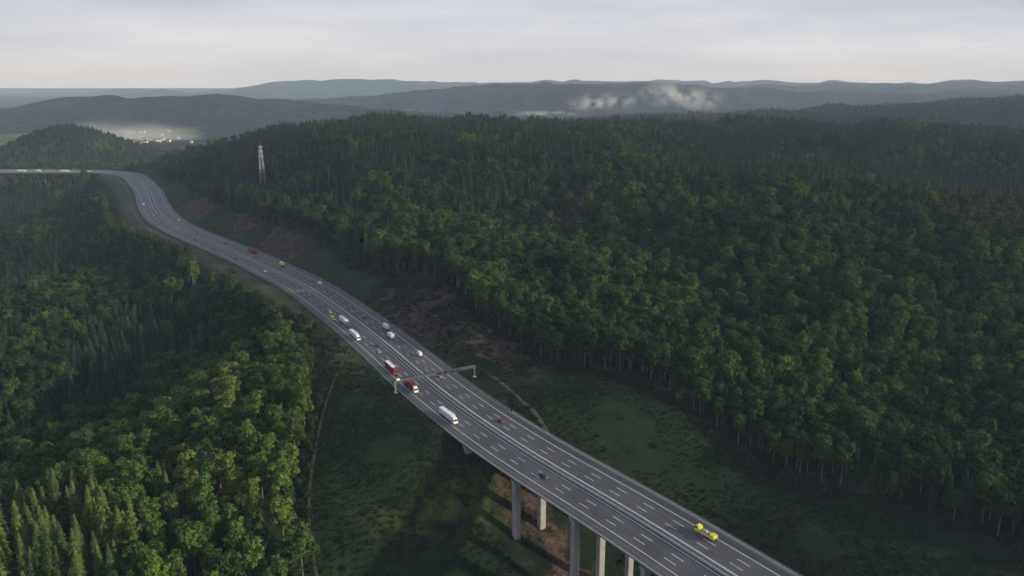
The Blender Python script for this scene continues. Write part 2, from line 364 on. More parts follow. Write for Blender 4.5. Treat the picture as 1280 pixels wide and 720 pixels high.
# ------------------------------------------------------------------ near viaduct
t=empty('viaduct',at(60,0)); org=t.location.copy()
for s0,s1 in ((-20.3,-.5),(.5,20.3)):
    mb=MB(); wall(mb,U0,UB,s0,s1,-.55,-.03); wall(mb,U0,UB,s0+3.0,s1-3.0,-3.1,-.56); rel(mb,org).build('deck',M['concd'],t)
for sd in (-1,1):
    mb=MB(); wall(mb,U0,UB,sd*20.1-.2,sd*20.1+.2,-.02,.35); rel(mb,org).build('parapet',M['barrier'],t)
    mb=MB(); wall(mb,U0,UB,sd*20.1-.04,sd*20.1+.04,1.12,1.2); wall(mb,U0,UB,sd*20.1-.03,sd*20.1+.03,.72,.78)
    uu=U0
    while uu<UB: 
        x,y,z=at(uu,sd*20.1); mb.box(x-.04,x+.04,y-.04,y+.04,.3,1.15); uu+=2.5
    rel(mb,org).build('railing',M['steel'],t)
    mb=MB(); wall(mb,U0,UB,sd*18.2-.06,sd*18.2+.06,.5,.8); rel(mb,org).build('guard_rail',M['steel'],t)
for uu in (146,105.5,65.5,25,-15,-55):
    for s0 in (-16.2,-1.5,16.2):
        x,y,_=at(uu,s0); h=float(height(x,y)[0])-1; hd=heading(uu)
        mb=MB()
        def pr(hw,hl,z0,z1):
            ca,sa=math.cos(hd),math.sin(hd); c8=[(-hl,-hw+.3),(-hl+.3,-hw),(hl-.3,-hw),(hl,-hw+.3),(hl,hw-.3),(hl-.3,hw),(-hl+.3,hw),(-hl,hw-.3)]
            vs=[(x+a*ca-b_*sa,y+a*sa+b_*ca,z) for z in (z0,z1) for a,b_ in c8]
            mb.add(vs,[tuple(range(7,-1,-1)),tuple(range(8,16))]+[(k,(k+1)%8,(k+1)%8+8,k+8) for k in range(8)])
        pr(1.75,1.25,h,-4.5); rel(mb,org).build('pier',M['conc'],t)
    mb=MB(); wall(mb,uu-1.5,uu+1.5,-18.2,18.2,-4.49,-3.12,step=1.5); rel(mb,org).build('crossbeam',M['conc'],t)
mb=MB(); wall(mb,UB-1.2,UB+1.0,-20.2,20.2,-6,-.6,step=2); rel(mb,org).build('abutment',M['conc'],t)
tag(t,'concrete viaduct on thick piers carrying the motorway over the dark valley in the foreground','viaduct')
# far viaduct
t=empty('viaduct',at(UF+60,0)); org=t.location.copy()
mb=MB(); wall(mb,UF-3,U1,-20.2,20.2,-.5,-.03); wall(mb,UF-3,U1,-14,14,-3.8,-.51); rel(mb,org).build('deck',M['conc'],t)
for sd in (-1,1):
    mb=MB(); wall(mb,UF-3,U1,sd*20-.15,sd*20+.15,-.02,1.1); rel(mb,org).build('parapet',M['barrier'],t)
uu=UF+35
while uu<U1-5:
    for s0 in (-9,9):
        x,y,_=at(uu,s0); h=float(height(x,y)[0])-1; mb=MB(); mb.cyl((x,y,h),(x,y,-3.8),1.6,1.4,10); rel(mb,org).build('pier',M['greym'],t)
    uu+=62
tag(t,'distant pale viaduct crossing the valley at the left edge before the round wooded hill','viaduct')
# tracks that follow the terrain
def track(name,pts,w,label,lift=.12,mt='gravel'):
    P_=resample(catmull(np.array(pts),10),3.0); T_=np.gradient(P_,axis=0); T_/=np.linalg.norm(T_,axis=1)[:,None]; N_=np.c_[T_[:,1],-T_[:,0]]
    vs=[]; K=4
    for k in range(K+1):
        q_=P_+N_*w*(k/K-.5); z=height(q_[:,0],q_[:,1])+lift+.18*(1-abs(k/K-.5)*2); vs.append(np.c_[q_,z])
    n=len(P_); V_=np.vstack(vs); fs=[(k*n+i,k*n+i+1,(k+1)*n+i+1,(k+1)*n+i) for k in range(K) for i in range(n-1)]
    mb=MB(); mb.add(V_.tolist(),fs); tag(mb.build(name,M[mt]),label,'track',kind='structure')
track('gravel_track',[gp(*p) for p in [(606,464),(631,482),(661,508),(696,535),(728,562)]],2.4,'gravel track running beside the motorway below the sign gantry')
track('gravel_track',[gp(x,y,-12) for x,y in [(442,446),(432,470),(414,510),(402,550),(392,600),(386,650),(396,700)]],1.5,'narrow track along the edge of the left wood',mt='gravel2',lift=.3)
track('service_road',[at(uu,-28)[:2] for uu in range(int(UB)+560,int(UF)-60,30)],3.2,'service road beside the far bends of the motorway',.1)
# ------------------------------------------------------------------ vehicles
def wheelset(t,xs,y,r,w,rim=True):
    for x in xs:
        for sd in (-1,1):
            mb=MB(); mb.cyl((x,sd*(y-w),r),(x,sd*y,r),r,n=14); o=mb.build('wheel',M['tyre'],t)
            if rim: mb=MB(); mb.cyl((x,sd*(y-.03),r),(x,sd*(y+.02),r),r*.55,n=10); mb.build('rim',M['steel'],o)
def cab(t,x1,ln,w,z0,z1,paint,deflector=True):
    hw=w/2; x0=x1-ln
    mb=MB(); mb.prism([(x0,z0,hw),(x1-.05,z0,hw),(x1,z0+.9,hw),(x1-.05,z0+1.25,hw),(x1-.38,z1-.25,hw*.96),(x1-.6,z1,hw*.9),(x0,z1,hw*.92)],0); mb.build('cab',paint,t,.05)
    mb=MB(); zz0,zz1=z0+1.3,z1-.32
    mb.add([(x1-.03,-hw*.9,zz0),(x1-.03,hw*.9,zz0),(x1-.33,hw*.88,zz1),(x1-.33,-hw*.88,zz1)],[(0,1,2,3)]); mb.build('windscreen',M['glass'],t)
    for sd in (-1,1):
        mb=MB(); a=[(x1-.35,sd*(hw+.012),zz0+.05),(x1-.6,sd*(hw+.0),zz1),(x1-1.35,sd*(hw+.0),zz1),(x1-1.35,sd*(hw+.012),zz0+.05)]
        mb.add(a,[(0,1,2,3) if sd>0 else (3,2,1,0)]); mb.build('side_window',M['glass'],t)
        mb=MB(); mb.box(x1-.06,x1+.03,sd*hw*.78-.2,sd*hw*.78+.2,z0+.2,z0+.42); mb.build('headlight',M['lamp'],t)
        mb=MB(); mb.box(x1-.3,x1-.15,sd*(hw+.16)-.12,sd*(hw+.16)+.12,zz0+.1,zz0+.85); mb.build('mirror',M['black'],t)
    if deflector:
        mb=MB(); mb.prism([(x0+.05,z1+.01,hw*.8),(x1-.75,z1+.01,hw*.8),(x1-1.2,z1+.45,hw*.8),(x0+.05,z1+.62,hw*.85)],0); mb.build('air_deflector',paint,t,.04)
def semi(name,cabp,boxp,roofp,doorp=None):
    t=empty(name)
    cab(t,8.25,2.25,2.5,.55,3.15,cabp)
    mb=MB(); mb.box(-8.2,5.45,-1.29,1.29,1.2,4.0); mb.build('trailer_box',boxp,t,.04)
    mb=MB(); mb.box(-8.15,5.4,-1.24,1.24,4.01,4.08); mb.build('trailer_roof',roofp,t)
    mb=MB(); mb.box(-8.29,-8.21,-1.22,1.22,1.3,3.85); mb.build('rear_door',doorp or boxp,t)
    mb=MB(); mb.box(-8.0,7.2,-.5,.5,.75,1.19); mb.box(-3.2,2.4,-1.2,-1.12,.5,1.15); mb.box(-3.2,2.4,1.12,1.2,.5,1.15); mb.build('chassis',M['steeld'],t)
    for sd in (-1,1):
        mb=MB(); mb.box(-8.3,-8.22,sd*1.0-.18,sd*1.0+.18,.85,1.05); mb.build('tail_light',M['rlamp'],t)
        mb=MB(); mb.cyl((4.6,sd*1.0,.85),(5.8,sd*1.0,.85),.3,n=10); mb.build('fuel_tank',M['steel'],t)
    wheelset(t,(-6.7,-5.4,-4.1,3.5,7.0),1.25,.5,.35); return t
def flatbed(name):
    t=empty(name); cab(t,4.9,2.0,2.5,.55,3.05,M['yel'],False)
    mb=MB(); mb.box(-4.8,2.6,-.45,.45,.75,1.05); mb.build('chassis',M['steeld'],t)
    mb=MB(); mb.box(-4.9,2.5,-1.25,1.25,1.06,1.3); mb.build('load_deck',M['greym'],t)
    for sd in (-1,1): mb=MB(); mb.box(-4.9,2.5,sd*1.28-.04,sd*1.28+.04,1.0,1.9); mb.build('side_board',M['yel'],t)
    mb=MB(); mb.box(2.55,2.8,-1.2,1.2,1.06,2.7); mb.build('headboard',M['yel'],t,.04)
    mb=MB(); mb.box(3.3,3.7,-.7,.7,3.07,3.22); mb.build('light_bar',M['lamp'],t)
    mb=MB(); mb.box(-1.6,1.6,-.85,.85,1.32,2.1); mb.box(-.6,.9,-.6,.6,2.1,2.5); mb.build('load',M['silver'],t,.06)
    mb=MB(); mb.box(-4.8,-2.6,-1.15,1.15,1.32,2.5); mb.build('rear_container',M['yel'],t,.06)
    wheelset(t,(-3.7,-2.4,3.7),1.22,.48,.34); return t
def boxtruck(name,cabp,boxp,roofp):
    t=empty(name); cab(t,4.6,1.9,2.4,.5,2.75,cabp)
    mb=MB(); mb.box(-4.6,2.5,-1.25,1.25,1.05,3.5); mb.build('cargo_box',boxp,t,.04)
    mb=MB(); mb.box(-4.55,2.45,-1.2,1.2,3.51,3.58); mb.build('box_roof',roofp,t)
    mb=MB(); mb.box(-4.4,3.2,-.45,.45,.65,1.04); mb.build('chassis',M['steeld'],t)
    for sd in (-1,1): mb=MB(); mb.box(-4.68,-4.61,sd*1.0-.15,sd*1.0+.15,.8,1.0); mb.build('tail_light',M['rlamp'],t)
    wheelset(t,(-2.7,3.5),1.2,.46,.32); return t
def van(name,paint):
    t=empty(name)
    mb=MB(); mb.prism([(-2.95,.35,.98),(2.9,.35,.96),(2.98,.75,.94),(2.75,1.1,.94),(1.95,1.3,.95),(1.25,2.25,.86),(.9,2.5,.82),(-2.9,2.55,.82),(-2.98,1.4,.97)],0); mb.build('body',paint,t,.07)
    mb=MB(); mb.add([(1.93,-.82,1.36),(1.93,.82,1.36),(1.3,.76,2.22),(1.3,-.76,2.22)],[(0,1,2,3)]); mb.v=[(x+.03,y,z+.03) for x,y,z in mb.v]; mb.build('windscreen',M['glass'],t)
    for sd in (-1,1):
        mb=MB(); a=[(1.75,sd*.965,1.4),(1.15,sd*.895,2.15),(.35,sd*.895,2.15),(.35,sd*.965,1.4)]; mb.add(a,[(0,1,2,3)]); mb.build('side_window',M['glass'],t)
        mb=MB(); mb.box(2.8,3.0,sd*.75-.16,sd*.75+.16,.75,.95); mb.build('headlight',M['lamp'],t)
        mb=MB(); mb.box(-3.02,-2.95,sd*.85-.08,sd*.85+.08,.9,1.4); mb.build('tail_light',M['rlamp'],t)
    wheelset(t,(-1.9,1.95),.97,.35,.24); return t
def car(name,paint,estate=False):
    t=empty(name); xr=-2.1 if estate else -1.55
    mb=MB(); mb.prism([(-2.2,.3,.86),(2.15,.3,.86),(2.22,.6,.82),(2.05,.78,.84),(1.0,.95,.88),(-2.1,1.0,.86),(-2.25,.75,.84)],0); mb.build('body',paint,t,.06)
    mb=MB(); mb.prism([(1.05,.96,.82),(.3,1.38,.66),(xr+.25,1.42,.64),(xr-.1,1.0,.80)],0); mb.build('cabin_glass',M['glass'],t,.02)
    mb=MB(); mb.prism([(.28,1.395,.64),(.2,1.46,.60),(xr+.4,1.48,.58),(xr+.27,1.43,.62)],0); mb.build('roof',paint,t)
    for sd in (-1,1):
        mb=MB(); mb.box(2.08,2.2,sd*.65-.16,sd*.65+.16,.6,.74); mb.build('headlight',M['lamp'],t)
        mb=MB(); mb.box(-2.27,-2.17,sd*.68-.14,sd*.68+.14,.7,.85); mb.build('tail_light',M['rlamp'],t)
    wheelset(t,(-1.35,1.4),.88,.32,.22); return t
protos={}
def get(kind,name,*a):
    key=(kind.__name__,)+tuple(x.name if hasattr(x,'name') else x for x in a)
    if key not in protos: o=kind(name,*a); protos[key]=o; return o
    c=copy_tree(protos[key])
    for k in ('label','category','group'):
        if k in c: del c[k]
    return c
LANES=[-12.7,-8.65,-4.6,4.6,8.65,12.7]
def put(px,py,lane,kind,name,args,label,cat):
    X,Y=gp(px,py,1.2); s,u=near(X,Y); u=float(u[0]); sl=LANES[lane]
    o=get(kind,name,*args); x,y,_=at(u,sl); o.location=(x,y,.005); o.rotation_euler=(0,0,heading(u)+(math.pi if sl<0 else 0)); tag(o,label,cat)
W,W2,RD,RT,YL,SV,BK,BL=[M[k] for k in ('wpaint','wpaint2','red','redt','yel','silver','black','blue')]
V_=[
(549,524,0,semi,'semi_truck',(W,W2,W),'large white articulated lorry nearest the camera, just before the viaduct begins','lorry'),
(505,485,0,semi,'semi_truck',(W,RT,RT),'articulated lorry with dark red trailer and white cab under the sign gantry','lorry'),
(490,461,0,semi,'semi_truck',(RD,RT,W),'red articulated lorry with white roof just behind the sign gantry','lorry'),
(438,421,0,semi,'semi_truck',(W,W,W2),'white articulated lorry following behind the red lorries on the left carriageway','lorry'),
(427,403,1,semi,'semi_truck',(SV,W,W2),'white articulated lorry with silver cab, farthest of the lorries queued before the bend','lorry'),
(415,398,0,van,'van',(YL,),'small yellow van on the outer left lane beside the white lorries','van'),
(881,667,5,flatbed,'flatbed_truck',(),'bright yellow flatbed truck on the viaduct at lower right','truck'),
(678,594,1,car,'car',(BK,),'black car alone on the left carriageway of the viaduct','car'),
(628,524,4,car,'car',(RD,),'dark red car on the right carriageway at the start of the viaduct','car'),
(526,441,5,van,'van',(W,),'white van on the right carriageway just beyond the sign gantry','van'),
(490,420,4,boxtruck,'box_truck',(W,W,W2),'white box truck in the middle lane of the right carriageway','truck'),
(487,408,5,boxtruck,'box_truck',(SV,W2,W2),'silver cabbed box truck in the outer lane of the right carriageway','truck'),
(410,352,5,van,'van',(W,),'white van on the right carriageway beside the bare earth slope','van'),
(363,329,5,boxtruck,'box_truck',(YL,YL,W2),'yellow box truck on the right carriageway before the far bends','truck'),
(320,314,5,semi,'semi_truck',(RD,RD,RT),'bright red articulated lorry climbing the right carriageway into the far bends','lorry'),
(332,338,1,car,'car',(W,),'white car on the left carriageway where the far bends begin','car'),
(474,438,1,car,'car',(SV,),'silver car beside the lorries in the middle lane of the left carriageway','car'),
(466,432,2,car,'car',(BK,True),'dark estate car overtaking in the inner lane of the left carriageway','car'),
(452,396,4,car,'car',(BL,),'dark blue car on the right carriageway next to the median barrier','car'),
(440,385,1,car,'car',(W,True),'white estate car alongside the queue of white lorries','car'),
(215,276,5,van,'van',(W,),'white van on the far bend below the rocky cutting','van'),
(196,268,1,car,'car',(W,),'white car in the far bend of the left carriageway','car'),
(184,256,0,boxtruck,'box_truck',(W,W,W2),'white box truck on the left carriageway above the far bend','truck'),
(203,262,4,car,'car',(SV,),'silver car on the inner far bend of the right carriageway','car'),
(180,244,1,van,'van',(SV,),'silver van on the far straight of the left carriageway','van'),
(196,240,5,car,'car',(W,True),'white estate car on the far straight of the right carriageway','car'),
(190,231,4,van,'van',(W,),'white van near the end of the far straight','van'),
(174,229,1,car,'car',(SV,True),'silver estate car near the end of the far straight','car'),
(244,299,1,car,'car',(BK,),'black car on the left carriageway in the middle of the long bend','car'),
(285,303,4,car,'car',(BK,True),'black estate car on the right carriageway ahead of the red lorry','car'),
(300,322,0,car,'car',(RD,),'red car on the left carriageway opposite the bright red lorry','car'),
(545,470,4,car,'car',(SV,),'silver car on the right carriageway close to the gantry','car')]
for v in V_: put(*v)
for k,(X_,kind,args,lb,cat,ln) in enumerate([(-850,semi,(W,W,W2),'white lorry on the distant viaduct near its right end','lorry',0),(-905,boxtruck,(W,W,W2),'white box truck on the distant viaduct between two lorries','truck',1),(-935,semi,(W,W2,W),'pale lorry on the distant viaduct, nearest the left edge of the photo','lorry',0),(-800,van,(W,),'white van on the distant viaduct where it meets the bend','van',1)]):
    uu=float(near(X_,1520)[1][0]); sl=LANES[ln]; o=get(kind,{'lorry':'semi_truck','truck':'box_truck','van':'van'}[cat],*args); x,y,_=at(uu,sl); o.location=(x,y,.005); o.rotation_euler=(0,0,heading(uu)+math.pi); tag(o,lb,cat)
# ------------------------------------------------------------------ gantry
ug=float(near(*gp(545,480))[1][0]); t=empty('sign_gantry',at(ug,0),heading(ug)-math.pi/2)
def lat_post(x,z1,w=.2):
    mb=MB(); 
    for dy in (-.6,.6): mb.box(x-w,x+w,dy-.16,dy+.16,-1,z1)
    for k in range(5): z=.6+k*1.15; mb.box(x-.08,x+.08,-.43,.43,z,z+.14)
    mb.build('post',M['steel'] if x<0 else M['steelg'],t); mb=MB(); mb.box(x-.8,x+.8,-1.1,1.1,-1.2,.3); mb.build('footing',M['conc'],t)
for x in (-22.2,27.5): lat_post(x,6.7)
mb=MB()
for dy in (-.65,.65):
    for z in (5.75,6.75): mb.box(-22.7,28,dy-.1,dy+.1,z-.1,z+.1)
    k=-22.5
    while k<26.0:
        mb.cyl((k,dy,5.9),(k+1.1,dy,6.6),.06,n=5); mb.cyl((k+1.1,dy,6.6),(k+2.2,dy,5.9),.06,n=5); k+=2.2
k=-22.5
while k<28: mb.box(k-.05,k+.05,-.54,.54,5.7,5.8); mb.box(k-.05,k+.05,-.54,.54,6.7,6.8); k+=2.2
mb.build('truss_beam',M['steelg'],t)
mb=MB(); mb.box(-22.5,27.8,-.5,.5,6.87,6.93); mb.build('walkway',M['steelg'],t)
for x in (4.6,8.65,12.7,17.0):
    mb=MB(); mb.box(x-1.2,x+1.2,-1.1,-.8,5.5,7.3); o=mb.build('sign_panel',M['vms'],t); mb=MB(); mb.box(x-1.3,x+1.3,-1.12,-1.07,7.31,7.4); mb.box(x-1.3,x+1.3,-1.12,-1.07,5.4,5.49); mb.build('panel_frame',M['steelg'],o)
for x in (-4.6,-8.65,-12.7):
    mb=MB(); mb.box(x-1.2,x+1.2,.8,1.1,5.5,7.3); mb.build('sign_panel',M['steeld'],t)
mb=MB(); mb.box(-21.6,-19.7,-1.2,.2,6.96,7.9); mb.build('equipment_cabinet',M['wpaint'],t)
tag(t,'thin grey sign gantry with dark panels spanning both carriageways beside the red lorries','gantry')
# ------------------------------------------------------------------ lattice mast
tx,ty=-334.,1058.; tz=float(height(tx,ty)[0]); t=empty('lattice_mast',(tx,ty,tz)); Hm=85-tz
def hw(z): return 1.15+2.4*(1-z/Hm)
lv=[0]; z=0
while z<Hm-2: z+=max(3.4,hw(z)*2.1); lv.append(min(z,Hm))
for (sx,sy) in ((-1,-1),(1,-1),(1,1),(-1,1)):
    mb=MB()
    for a,b_ in zip(lv[:-1],lv[1:]): mb.cyl((sx*hw(a),sy*hw(a),a),(sx*hw(b_),sy*hw(b_),b_),.19,n=6,mi=(int(a/11)%2))
    mb.build('leg',[M['mastred'],M['mastwhite']],t)
mb=MB()
for a,b_ in zip(lv[:-1],lv[1:]):
    A_,B_=hw(a),hw(b_); mi=int(a/11)%2; ca=[(-A_,-A_),(A_,-A_),(A_,A_),(-A_,A_)]; cb=[(-B_,-B_),(B_,-B_),(B_,B_),(-B_,B_)]
    for k in range(4):
        p,q_=ca[k],ca[(k+1)%4]; r_,s2=cb[k],cb[(k+1)%4]
        mb.cyl((*p,a),(*s2,b_),.08,n=5,mi=mi); mb.cyl((*q_,a),(*r_,b_),.08,n=5,mi=mi); mb.cyl((*r_,b_),(*s2,b_),.08,n=5,mi=mi)
mb.build('bracing',[M['mastred'],M['mastwhite']],t)
for z in (Hm*.70,Hm*.84,Hm*.96):
    mb=MB(); w=hw(z)+.9; mb.box(-w,w,-w,w,z,z+.2); mb.build('platform',M['steel'],t)
    for k in range(4):
        a=k*math.pi/2+.4; mb=MB(); mb.cyl((w*math.cos(a),w*math.sin(a),z+.3),(w*math.cos(a),w*math.sin(a),z+2.4),.25,n=8); mb.build('antenna',M['mastwhite'],t)
mb=MB(); mb.cyl((0,0,Hm),(0,0,Hm+5),.16,.08,n=6); mb.build('aerial',M['mastwhite'],t)
tag(t,'tall pale grey lattice mast standing in the forest right of the far bends','mast')
# ------------------------------------------------------------------ trees
def leafcards(mb,pts,nrm,size,rg,mi=1):
    for p,n in zip(pts,nrm):
        n=Vector(n)+Vector(rg.normal(0,.45,3)); n.normalize(); a=n.orthogonal().normalized(); a.rotate(Matrix.Rotation(rg.uniform(0,6.28),3,n)); b_=n.cross(a)
        s1=size*rg.uniform(.6,1.25); s2=s1*rg.uniform(.55,1); p=Vector(p)
        mb.add([p-a*s1-b_*s2*.6+n*.1,p+a*s1*.2-b_*s2-n*.1,p+a*s1+b_*s2*.5,p-a*s1*.3+b_*s2+n*.15],[(0,1,2,3)],mi)
def broadleaf(seed,H_,rad,n=900):
    rg=np.random.RandomState(seed); cz=H_*.62; lobes=[(0,0,cz,rad*.66,H_*.28)]
    for k in range(20):
        a=rg.uniform(0,6.28); r=rad*rg.uniform(.3,.80); z=cz+rg.uniform(-.30,.32)*H_*(1-.5*r/rad); q_=rad*rg.uniform(.19,.34)
        lobes.append((r*math.cos(a),r*math.sin(a),z,q_,q_*rg.uniform(.8,1.25)))
    tr=MB(); tr.cyl((0,0,-1.5),(rg.uniform(-.3,.3),0,cz*.7),.34,.24,n=7); tr.cyl((0,0,cz*.68),(0,.2,cz+H_*.18),.24,.08,n=6)
    for l in lobes[1:8]: tr.cyl((0,0,cz*rg.uniform(.5,.75)),(l[0]*.8,l[1]*.8,l[2]-.1*l[4]),.15,.05,n=5)
    cr=MB()
    wts=np.array([l[3]**2 for l in lobes]); wts/=wts.sum(); cnt=0; P_=[];Nn=[]
    while cnt<n:
        l=lobes[rg.choice(len(lobes),p=wts)]; v=rg.normal(0,1,3); v/=np.linalg.norm(v)
        if v[2]<-.65: continue
        p=np.array([l[0]+v[0]*l[3],l[1]+v[1]*l[3],l[2]+v[2]*l[4]])
        if any(((p[0]-m_[0])**2+(p[1]-m_[1])**2)/m_[3]**2+((p[2]-m_[2])/m_[4])**2<.72 for m_ in lobes if m_ is not l): 
            if rg.rand()<.92: continue
        P_.append(p*1.0+rg.normal(0,.18,3)); Nn.append(v); cnt+=1
    leafcards(cr,P_,Nn,rad*.105,rg,0)
    for l in lobes:
        vs=[];fs=[]; a1=6
        for i in range(5):
            th=math.pi*(i/4)
            for k in range(a1): ph=2*math.pi*k/a1; j=rg.uniform(.6,.78); vs.append((l[0]+l[3]*j*math.sin(th)*math.cos(ph),l[1]+l[3]*j*math.sin(th)*math.sin(ph),l[2]+l[4]*j*math.cos(th)))
        for i in range(4):
            for k in range(a1): fs.append((i*a1+k,(i+1)*a1+k,(i+1)*a1+(k+1)%a1,i*a1+(k+1)%a1))
        cr.add(vs,fs,0)
    return tr,cr
def conifer(seed,H_,rad):
    rg=np.random.RandomState(seed); tr=MB(); tr.cyl((0,0,-1.5),(0,0,H_*.96),.34,.05,n=7); cr=MB()
    z=H_*.18; 
    while z<H_*.985:
        f=(H_-z)/(H_*.82); r=rad*(f**.7)*rg.uniform(.82,1.15)+.15; nb=max(5,int(10*f+5)); a0=rg.uniform(0,6.28)
        for k in range(nb):
            a=a0+2*math.pi*k/nb+rg.uniform(-.2,.2); rr=r*rg.uniform(.7,1.18); c,s_=math.cos(a),math.sin(a); w=.28+.22*rr; dz=-.30*rr-.1; zz=z+rg.uniform(-.3,.3)
            p0=(0,0,zz+.25); m1=(c*rr*.55-s_*w,s_*rr*.55+c*w,zz+dz*.35-.1); m2=(c*rr*.55+s_*w,s_*rr*.55-c*w,zz+dz*.35-.1); mc=(c*rr*.6,s_*rr*.6,zz+dz*.3+.22); e=(c*rr,s_*rr,zz+dz)
            cr.add([p0,m1,mc,m2,e],[(0,1,2),(0,2,3),(1,4,2),(2,4,3)],0)
        z+=H_*.034*(.6+.6*f)
    return tr,cr
kinds={'broadleaf_tree':[broadleaf(11,25,5.0),broadleaf(12,28,5.5),broadleaf(13,22,4.4),broadleaf(14,26,6.0)],
       'conifer_tree':[conifer(21,26,3.7),conifer(22,29,4.0),conifer(23,23,3.3)]}
models={}
for kn,lst in kinds.items():
    models[kn]=[]
    for tr,cr in lst:
        lm=M['broad'] if kn[0]=='b' else M['conif']
        tm=tr.mesh('trunk',M['barkp'] if kn[0]=='b' else M['bark']); cm=cr.mesh('crown',lm)
        j=MB(); j.add(tr.v,tr.f,0); j.add(cr.v,cr.f,1); jm=j.mesh(kn,[M['barkp'] if kn[0]=='b' else M['bark'],lm])
        models[kn].append((tm,cm,jm))
def scatter(x0,x1,y0,y1,step,seed):
    rg=np.random.RandomState(seed); a,b_=np.meshgrid(np.arange(x0,x1,step),np.arange(y0,y1,step*.9)); a=a+(np.arange(a.shape[0])%2)[:,None]*step*.5
    a=a.ravel()+rg.uniform(-.42,.42,a.size)*step; b_=b_.ravel()+rg.uniform(-.42,.42,b_.size)*step; return a,b_
def vis(X,Y,Z,l=-110,r=1500,b_=860):
    px,py,d=toscreen(X,Y,Z+20); return (px>l)&(px<r)&(py<b_)&(Y>60)
pts=[]
def region(poly,box,step,seed,sc=1.0,side=None,extra=None):
    X,Y=scatter(*box,step,seed); k=np.ones(len(X),bool)
    if poly is not None: k&=inpoly(X,Y,poly)
    X,Y=X[k],Y[k]; Z=height(X,Y); k=vis(X,Y,Z); X,Y,Z=X[k],Y[k],Z[k]
    s,u=near(X,Y); k=((s>36)|(s<-52))|(u>UF+20)
    k&=~((np.abs(s)<26)&(u>UF))
    k&=~((s<0)&(s>-85)&(u>UF-330)&(u<=UF+10))
    if side=='L': k&=(s<0)|(Y>1400)
    if extra is not None: k&=extra(X,Y)
    X,Y,Z=X[k],Y[k],Z[k]; pts.append(np.c_[X,Y,Z,np.full(len(X),sc)])
hole=lambda X,Y: ~((np.abs(X-tx*Y/ty)<12)&(Y>ty-125)&(Y<ty+10)) & ~inpoly(X,Y,D1)
region(Rpoly,(-700,1750,200,980),8.0,31,.97,extra=hole)
region(Rpoly,(-700,1750,980,1580),7.2,36,.72,extra=hole)
region(Lpoly,(-1400,0,100,1480),7.3,32,.88,side='L',extra=lambda X,Y: vn(X,Y,45,11)>-.36)
region(None,(-1500,-640,1380,1600),9.5,37,extra=lambda X,Y: (near(X,Y)[1]>UF+15))
region(None,(-1620,-950,1950,2560),10,33,.95,extra=lambda X,Y:((X+1278)**2+(Y-2300)**2)<400**2)
region(None,(-100,2700,2300,3120),11,34,.95,extra=lambda X,Y:X/Y>-.02)
region(None,(-1500,-500,1600,2250),13,35,1.1,extra=lambda X,Y:vn(X,Y,120,12)>-.2)
A=np.vstack(pts); n=len(A)
con=(.5*vn(A[:,0],A[:,1],120,21)+.4*vn(A[:,0],A[:,1],40,22)+np.clip((A[:,1]-860)/1000,-.22,.20)*(A[:,0]>-450)+.06*(A[:,0]<-330)
 +.75*np.exp(-((A[:,0]+180)/62)**2-((A[:,1]-245)/100)**2)-.25*np.exp(-((A[:,0]+105)/35)**2-((A[:,1]-310)/60)**2)+.3*np.exp(-((A[:,0]+330)/90)**2-((A[:,1]-560)/120)**2)+rs.uniform(-.16,.16,n))>.06
var=np.where(con,4+rs.randint(0,3,n),rs.randint(0,4,n))
scl=A[:,3]*rs.uniform(.72,1.18,n)*np.where(rs.rand(n)<.14,.72,1.0); wid=rs.uniform(.92,1.15,n)
px,py,dep=toscreen(A[:,0],A[:,1],A[:,2]+15)
inview=(px>-15)&(px<1295)&(py>0)&(py<755)
size=np.where(inview,scl/dep,0)
rot=rs.uniform(0,6.28,n)
indiv=np.zeros(n,bool)
for kn,sel in (('broadleaf_tree',~con),('conifer_tree',con)):
    idx=np.where(sel&inview)[0]; idx=idx[np.argsort(-size[idx])][:300]; indiv[idx]=True
    for i in idx:
        v=var[i]-(4 if kn[0]=='c' else 0); tm,cm,_=models[kn][v]
        o=empty(kn,(A[i,0],A[i,1],A[i,2]),rot[i]); o.scale=(scl[i]*wid[i],scl[i]*wid[i],scl[i])
        link(bpy.data.objects.new('trunk',tm),o); link(bpy.data.objects.new('crown',cm),o)
        X,Y=A[i,0],A[i,1]; s_i=float(near(X,Y)[0][0]); look='round broadleaf tree' if kn[0]=='b' else 'dark pointed conifer'
        if s_i<0:
            if px[i]<130 and py[i]>520: w='in the bottom left corner of the photo'
            elif py[i]>520 and px[i]<270: w='in the lower left wood, right of the corner'
            elif py[i]>520: w='on the lower edge of the left wood beside the meadow'
            elif px[i]<200: w='in the left wood above the corner, near the left border'
            else: w='in the left wood near the motorway'
        else:
            if px[i]>1060: w='at the right end of the forest edge above the meadow'
            elif px[i]>820: w='in the middle of the forest edge above the right meadow'
            else: w='at the left end of the right forest edge, near the track'
        tag(o,look+' '+w,'tree',('broadleaf trees ' if kn[0]=='b' else 'conifers ')+w)
